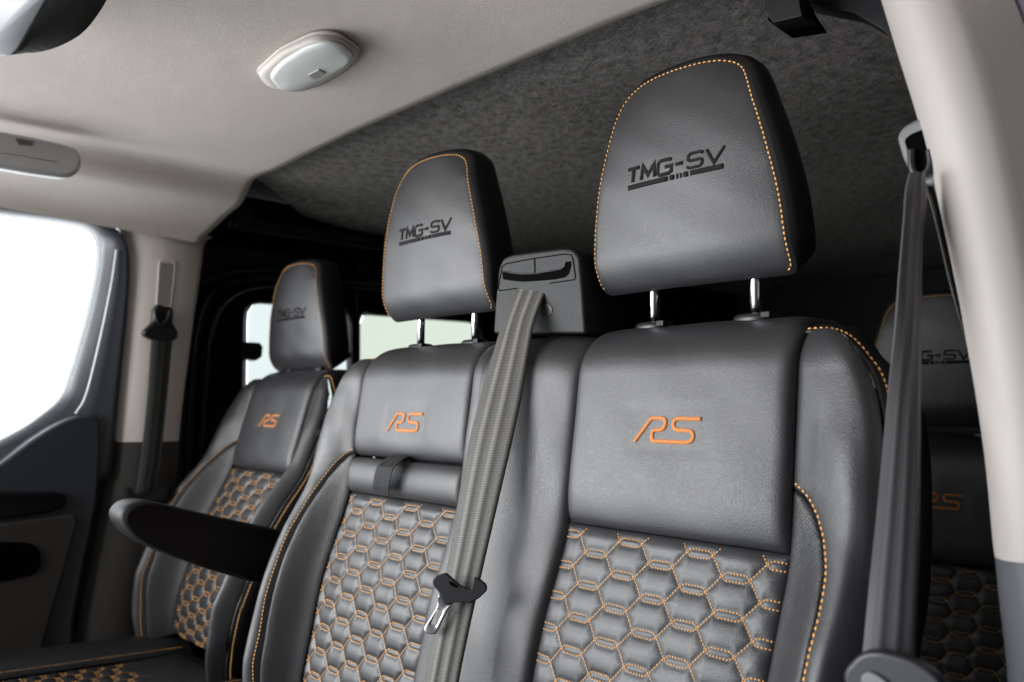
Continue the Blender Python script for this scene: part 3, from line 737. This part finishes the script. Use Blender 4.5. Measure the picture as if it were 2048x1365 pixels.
# interior light
il=empty('interior_light',(0,0,0),'cream interior lamp with white oval lens on the headliner','lamp')
def zring(px,z): return [atz(p,z) for p in px]
b1=rpoly(zring([(512,140),(560,95),(625,64),(668,62),(722,98),(700,128),(648,160),(590,176),(535,165)],ZC-.0),.018)
n1=resample(b1,80)
c1=sum(n1)/80
slab('lamp_base',[c1+(p-c1)*1.03+np.array([0,0,.0]) for p in n1],(0,0,-.004),CREAM_LIT,il,.0015)  # cream base plate behind the lamp surround
lensb=resample(rpoly(zring([(537,150),(560,122),(612,90),(650,80),(680,84),(708,108),(700,122),(655,150),(600,176),(560,178)],ZC-.011),.018),80); c2=sum(lensb)/80
loft('lamp_surround',[[c1+(p-c1)*1.0+np.array([0,0,-.004]) for p in n1],[c1+(p-c1)*.96+np.array([0,0,-.010]) for p in n1],align(n1,[c2+(p-c2)*1.04+np.array([0,0,-.001]) for p in lensb])],CREAM_LIT,il)
loft('lamp_lens',[[c2+(p-c2)*1.0+np.array([0,0,.0]) for p in lensb],[c2+(p-c2)*1.0+np.array([0,0,-.0025]) for p in lensb],[c2+(p-c2)*.965+np.array([0,0,-.0052]) for p in lensb],[c2+(p-c2)*.86+np.array([0,0,-.0068]) for p in lensb],[c2+(p-c2)*.5+np.array([0,0,-.0082]) for p in lensb],[c2+(p-c2)*.01+np.array([0,0,-.0085]) for p in lensb]],LENS,il)
SW=mat('lamp_switch_grey',(.30,.29,.26),.4,.5)
slab('lamp_switch',rpoly(zring([(615,152),(638,140),(652,148),(630,161)],ZC-.021),.003),(0,0,.012),SW,il,.002)

# grab handle over the far door
XG=-1.15
gh=empty('grab_handle',(0,0,0),'light grey folded grab handle above the far side window','handle')
gp=[(-200,222),(-60,252),(60,272),(130,288),(158,298),(166,318),(160,345),(135,356),(60,346),(-60,325),(-200,300)]
slab('handle_grip',rpoly([atx(p,XG+.03) for p in gp],.012),(-.03,0,.0),GREYLIGHT,gh,.009,5)
slab('finger_recess',rpoly([atx(p,XG+.0312) for p in [(30,276),(68,283),(66,292),(38,290)]],.002),(-.004,0,0),PLASTIC_G,gh,.0005)
add_tube('handle_seam',smoothpath([atx(p,XG+.0312) for p in [(-60,300),(20,306),(80,318),(112,322)]],2),.0012,GREYLIGHT,gh)

# rear view mirror, cut by the frame
mr=empty('rear_view_mirror',(0,0,0),'grey rear view mirror cut off by the top left corner','mirror')
mo_=np.array([-.40,-.64,.0]); mn=np.array([.45,-.80,-.38]); mn/=np.linalg.norm(mn)
def mp_(p,k=0): return hit(p[0],p[1],np.array([-.42,-.50,.30])+mn*k,mn)
face=resample(rpoly([mp_(p) for p in [(-200,-140),(240,-140),(100,-10),(60,60),(34,106),(20,113),(0,112),(-200,60)]],.006),70)
back=resample(rpoly([mp_(p,-.04) for p in [(-200,-150),(270,-150),(225,-20),(200,25),(165,70),(110,98),(60,109),(0,100),(-200,55)]],.02),70)
back=align(face,back)
cf=sum(face)/70;cbk=sum(back)/70
loft('mirror_housing',[face,[a*.7+b*.3+0 for a,b in zip(face,back)],back,[cbk+(p-cbk)*.9-mn*.012 for p in back],[cbk+(p-cbk)*.5-mn*.02 for p in back]],TRIM_D,mr)
loft('mirror_cover',[[p+mn*.0005 for p in face],[cf+(p-cf)*.985+mn*.003 for p in face]],mat('pale_grey_housing',(.26,.275,.29),.35,.5,build=grain(300,.1)),mr)

# clip on the rear edge of the headliner
cl=empty('roof_clip',(0,0,0),'black plastic clip at the rear edge of the headliner, top right','clip')
slab('clip_body',rpoly([aty(p,.10) for p in [(1526,-30),(1530,22),(1545,46),(1605,32),(1600,12),(1596,-30)]],.003),(0,.03,0),PLASTIC,cl,.003)
slab('clip_tab',rpoly([aty(p,.115) for p in [(1534,40),(1562,61),(1634,50),(1612,18),(1600,-10),(1560,-10)]],.002),(0,.03,0),SLOT,cl,.002)

# ================================================================== far side (driver side)
XL=-1.455
pil=empty('driver_side_pillar_trim',(0,0,0),'cream and dark grey pillar trim between the far windows','trim')
def pillar(name,L,Rr,x,m,par,bulge=.035,nx=18,prof=None,back=.03):
    V=[];n=len(L); Ls=smoothpath([atx(p,x) for p in L],2);Rs=smoothpath([atx(p,x) for p in Rr],2)
    for a,b in zip(Ls,Rs):
        for k in range(nx):
            q=k/(nx-1); pr=(math.sin(math.pi*min(q*1.9,1)**.8/2) if q<.5 else 1-.35*((q-.5)*2)**2)
            if k==0: pass
            V.append(a*(1-q)+b*q+np.array([bulge*pr,0,0]))
        V.append(b+np.array([-.03,0,0]))
    return fixn(mesh(name,V,gridfaces(nx+1,len(Ls)),m,par))
pillar('upper_trim',[(228,440),(244,470),(252,510),(252,560),(243,640),(236,720),(228,800),(222,884)],[(420,478),(402,484),(397,520),(390,570),(378,650),(368,730),(358,800),(350,882)],XL,CREAM_LIT,pil)
pillar('lower_trim',[(222,880),(218,930),(206,1000),(190,1080),(172,1170),(150,1270),(130,1400)],[(350,878),(347,930),(340,1000),(325,1080),(305,1170),(290,1270),(285,1400)],XL,TRIM_D,pil,.034)
slot_o=resample(rpoly([atx(p,XL+.0365) for p in [(318,520),(354,523),(344,618),(312,614)]],.006),48); slot_i=resample(rpoly([atx(p,XL+.0365) for p in [(324,526),(348,528),(340,612),(316,610)]],.004),48)
ring_slab('height_slot_frame',slot_o,align(slot_o,slot_i),(-.008,0,0),CREAM_LIT,pil)
slab('height_slot',slot_i,(-.003,0,0),mat('warm_grey_plastic',(.30,.275,.25),.5,.4),pil,0)

dd=empty('driver_door',(0,0,0),"blue grey driver's door with bright side window on the far left",'door')
XW=-1.455
wo=[(-420,330),(-200,372),(0,408),(120,430),(190,442),(232,462),(250,500),(252,560),(246,640),(236,740),(226,850),(216,960),(150,960),(60,960),(-200,1040),(-420,1100)]
wi_=[(-380,372),(-200,396),(0,426),(110,440),(172,450),(196,462),(205,490),(200,545),(184,620),(165,690),(148,745),(135,785),(118,808),(60,853),(-200,985),(-380,1050)]
O_=resample(rpoly([atx(p,XW) for p in wo],.02),160);I_=resample(rpoly([atx(p,XW-.015) for p in wi_],.03),160)
I_=align(O_,I_)
ring_slab('window_frame',[p+np.array([.03,0,0]) for p in O_],I_,(-.045,0,0),DOORBLUE,dd)
slab('window_glass',I_,(-.004,0,0),GLASS,dd,0)
add_tube('window_seal',smoothpath([atx(p,XW+.018) for p in [(234,500),(226,560),(208,650),(192,720),(172,800),(152,828)]],2),.0035,GREYLIGHT,dd)
dpan=slab('door_panel',rpoly([atx(p,XW+.03) for p in [(-420,1180),(-200,1040),(0,928),(60,882),(110,850),(150,832),(190,828),(200,840),(202,900),(196,1000),(172,1110),(148,1240),(140,1500),(-420,1500)]],.02),(-.05,0,0),DOORBLUE,dd,.008,4)
slab('armrest_ledge',rpoly([atx(p,XW+.045) for p in [(-420,990),(0,985),(120,985),(138,995),(130,1018),(90,1028),(0,1040),(-420,1080)]],.01),(-.03,0,0),GLOSSBLACK,dpan,.006,4)
TAUPE=mat('taupe_door_card',(.035,.032,.030),.6,.3,build=grain(700,.4))
slab('door_card',rpoly([atx(p,XW+.042) for p in [(-420,1090),(0,1048),(100,1034),(150,1028),(158,1040),(130,1140),(95,1260),(60,1400),(-420,1400)]],.01),(-.02,0,0),TAUPE,dpan,.006,4)
slab('door_pocket',rpoly([atx(p,XW+.047) for p in [(-420,1100),(0,1085),(60,1086),(80,1100),(84,1130),(70,1150),(0,1165),(-420,1230)]],.02),(-.01,0,0),SLOT,dpan,.004,4)

# dark sill strip between door and pillar
sd=empty('sliding_door',(0,0,0),'black sliding side door with rear side windows behind the driver seat','door')
XS=-1.50
# door skin pieces around two window openings
def px_rect(a,b,x): return [atx(p,x) for p in a],[atx(p,x) for p in b]
y_a=atx((497,700),XS)[1]; z_t=atx((520,606),XS)[2]
w1=[(488,900),(491,720),(500,640),(508,614),(530,606),(640,616),(706,624),(702,700),(690,900)]
w2=[(705,900),(716,720),(722,660),(724,631),(760,630),(880,640),(962,646),(960,720),(950,900)]
def frame_grid(name,x,rects,y0,y1,z0,z1,m,par,th=.03):
    """rectangular sheet in the y-z plane with rectangular holes, built as bars"""
ya,yb_=atx((497,650),XS)[1],atx((704,660),XS)[1]; yc,yd=atx((722,660),XS)[1],atx((962,680),XS)[1]
zt1=atx((600,612),XS)[2]; zt2=atx((800,634),XS)[2]; zb=-.30
def yz(pts,x): return [np.array([x,p[0],p[1]]) for p in pts]
def hole(y0,y1,z0,z1,r,n=64): return resample(rpoly(yz([(y0,z0),(y1,z0),(y1,z1),(y0,z1)],XS),r),n)
y_m=(yb_+yc)/2
def panel_hole(name,oy0,oy1,oz0,oz1,h,m,par):
    o=resample(yz([(oy0,oz0),(oy1,oz0),(oy1,oz1),(oy0,oz1)],XS),64); return ring_slab(name,o,align(o,h),(-.03,0,0),m,par)
h1=hole(ya,yb_,zb,zt1,.045); h2=hole(yc,yd,zb,zt2,.03)
panel_hole('door_skin',.0,y_m,-.9,.40,h1,GLOSSBLACK,sd); panel_hole('door_skin',y_m,1.6,-.9,.40,h2,GLOSSBLACK,sd)
slab('window_glass',h1,(-.004,0,0),GLASS_B,sd,0); slab('window_glass',h2,(-.004,0,0),GLASS_G,sd,0)
slab('window_latch',rpoly([atx(p,XS+.02) for p in [(486,684),(520,686),(526,694),(524,714),(512,722),(488,718)]],.002),(-.03,0,0),PLASTIC_D,sd,.003)
# raised pressings of the door: nested rounded ribs
for k,(dx,r) in enumerate(((0,.010),(26,.006),(-30,.007))):
    add_tube('pressed_rib',smoothpath([atx((p[0]+dx,p[1]+dx*.55),XS+.03-.006*k) for p in [(372,1000),(378,820),(390,690),(402,628),(424,585),(470,560),(560,552),(700,560),(900,575)]],3),r,GLOSSBLACK,sd,n=12)
rail=slab('sliding_rail',[aty(p,.30) for p in [(0,0)]]*0 or rpoly([np.array([XS+.02,y,z]) for y,z in ((.12,.36),(.12,.395),(1.7,.395),(1.7,.36))],.006),(.10,0,0),GLOSSBLACK,sd,.006)
rb=box('rail_bracket',tuple(atx((470,452),-1.36)+np.array([-.03,0,0])),tuple(atx((500,412),-1.36)+np.array([.01,.01,0])),GLOSSBLACK,sd,.004)

# ================================================================== near side (passenger side)
pp=empty('passenger_side_pillar_trim',(0,0,0),'wide cream pillar trim beside the open passenger door on the right','trim')
def npil(name,L,Rr,y0,yr,m,par,bul=.03,nx=22):
    Ls=smoothpath([aty(p,y0) for p in L],2);Rs=smoothpath([aty(p,yr) for p in Rr],2);V=[]
    for a,b in zip(Ls,Rs):
        V.append(a+np.array([.01,.06,0]))
        for k in range(nx):
            q=k/(nx-1); V.append(a*(1-q)+b*q+np.array([-.25,-.97,0])*bul*(math.sin(math.pi*q)**.7 if 0<q<1 else 0))
        V.append(b+np.array([.03,.03,0]))
    return fixn(mesh(name,V,gridfaces(nx+2,len(Ls)),m,par))
npil('upper_trim',[(1735,-90),(1764,0),(1800,120),(1842,250),(1878,400),(1918,590),(1950,760),(1974,920),(1988,1080),(1992,1108)],[(1890,-90),(1930,0),(1972,120),(2008,250),(2040,400),(2078,590),(2110,760),(2135,920),(2150,1080),(2152,1124)],.02,-.02,CREAM_DIM,pp)
npil('lower_trim',[(1990,1100),(1994,1130),(2000,1200),(2012,1290),(2020,1400)],[(2150,1112),(2155,1140),(2165,1200),(2180,1290),(2190,1400)],.024,-.016,TRIM_B,pp,.028)
bp=empty('door_aperture_pillar',(0,0,0),'violet grey painted door pillar at the top right edge','pillar')
npil('painted_panel',[(1860,-90),(1900,0),(1950,120),(1990,250),(2020,400),(2058,590),(2090,760),(2120,920),(2140,1400)],[(2070,-90),(2110,0),(2170,120),(2210,250),(2240,400),(2280,590),(2310,760),(2340,920),(2360,1400)],.035,.02,BODYBLUE,bp,.012)
add_tube('door_seal',smoothpath([aty(p,.018) for p in [(1960,-90),(1998,0),(2046,150),(2085,300),(2120,450)]],2),.009,BODYBLUE,bp,n=12)
rt=slab('roof_side_trim',rpoly([aty(p,.16) for p in [(1590,-60),(1600,4),(1650,14),(1710,26),(1770,62),(1830,150),(1840,-60)]],.005),(0,.04,0),PLASTIC_D,None,.004); tag(rt,'smooth black trim piece under the roof beside the cream pillar','trim')

# dark rear enclosure
struct(box('right_rear_wall',(.44,.06,-.95),(.48,3.0,.46),BLACK,None,0))
struct(box('rear_wall',(-1.6,2.95,-.95),(.48,3.0,.46),BLACK,None,0))
struct(box('left_rear_wall',(-1.56,1.62,-.95),(-1.5,2.95,.46),BLACK,None,0))
struct(box('floor',(-1.6,-.95,-1.0),(.48,3.0,-.95),BLACK,None,0))
struct(box('roof_skin',(-1.6,-.95,.47),(.48,3.0,.49),BLACK,None,0))
struct(box('left_roof_rail',(-1.56,-.95,.36),(-1.43,1.62,.46),BLACK,None,0))
struct(box('left_door_sill',(-1.62,-.95,-.95),(-1.53,-.2,-.40),BLACK,None,0))
struct(box('left_lower_body_side',(-1.60,-.34,-.95),(-1.50,-.06,-.20),TRIM_D,None,.004))
struct(box('left_pillar_core',(-1.60,-.075,-.95),(-1.485,.06,.40),TRIM_D,None,.004))

# ================================================================== light
w=bpy.data.worlds.new('World'); sc.world=w; w.use_nodes=True
nt=w.node_tree; bg=nt.nodes['Background']; bg.inputs[0].default_value=(.93,.965,1.,1)
tcw=nt.nodes.new('ShaderNodeTexCoord'); sx=nt.nodes.new('ShaderNodeSeparateXYZ'); nt.links.new(tcw.outputs['Generated'],sx.inputs[0])
def mrange(src,a,b,c,d):
    m=nt.nodes.new('ShaderNodeMapRange'); m.interpolation_type='SMOOTHSTEP'
    for k,v in zip((1,2,3,4),(a,b,c,d)): m.inputs[k].default_value=v
    nt.links.new(src,m.inputs[0]); return m.outputs[0]
mm=nt.nodes.new('ShaderNodeMath'); mm.operation='MULTIPLY'
nt.links.new(mrange(sx.outputs[0],-.75,.25,3.9,.06),mm.inputs[0]); nt.links.new(mrange(sx.outputs[2],-.8,-.2,.6,1.),mm.inputs[1]); nt.links.new(mm.outputs[0],bg.inputs[1])
def area(name,loc,tgt,sx,sy,pw,col=(1,1,1)):
    l=bpy.data.lights.new(name,'AREA'); l.shape='RECTANGLE'; l.size=sx;l.size_y=sy;l.energy=pw;l.color=col
    o=bpy.data.objects.new(name,l); COL.objects.link(o); o.location=loc
    o.rotation_euler=(Vector(tgt)-Vector(loc)).to_track_quat('-Z','Y').to_euler(); return o
key=area('windscreen_softbox',(-1.55,-1.85,.25),(-1.15,.2,-.02),2.0,1.1,30); key.data.spread=math.radians(115)

# ================================================================== camera
cd=bpy.data.cameras.new('camera'); co=bpy.data.objects.new('camera',cd); COL.objects.link(co); sc.camera=co
cd.sensor_width=36; cd.lens=F/2048*36; cd.clip_start=.02; cd.clip_end=60
M=Matrix(((CR[0],CU[0],-CF[0],CAM[0]),(CR[1],CU[1],-CF[1],CAM[1]),(CR[2],CU[2],-CF[2],CAM[2]),(0,0,0,1))); co.matrix_world=M
cd.dof.use_dof=True; cd.dof.focus_distance=.93; cd.dof.aperture_fstop=4.0

# move every thing's origin to its base without moving what is seen
for o in [o for o in COL.objects if o.type=='EMPTY' and '_loc' in o]:
    del o['_loc']
    pts=[]
    def walk(c):
        for k in c.children:
            if k.type=='MESH': pts.extend([k.data.vertices[i].co for i in range(0,len(k.data.vertices),max(1,len(k.data.vertices)//400))])
            walk(k)
    walk(o)
    if not pts: continue
    a=Vector((sum(p.x for p in pts)/len(pts),sum(p.y for p in pts)/len(pts),min(p.z for p in pts)))
    o.location=a
    for c in o.children: c.location=-a
vs=sc.view_settings; vs.view_transform='Standard'; vs.look='None'; vs.exposure=.32; vs.gamma=1; vs.use_curve_mapping=False
sc.render.engine='CYCLES'; sc.cycles.use_denoising=True
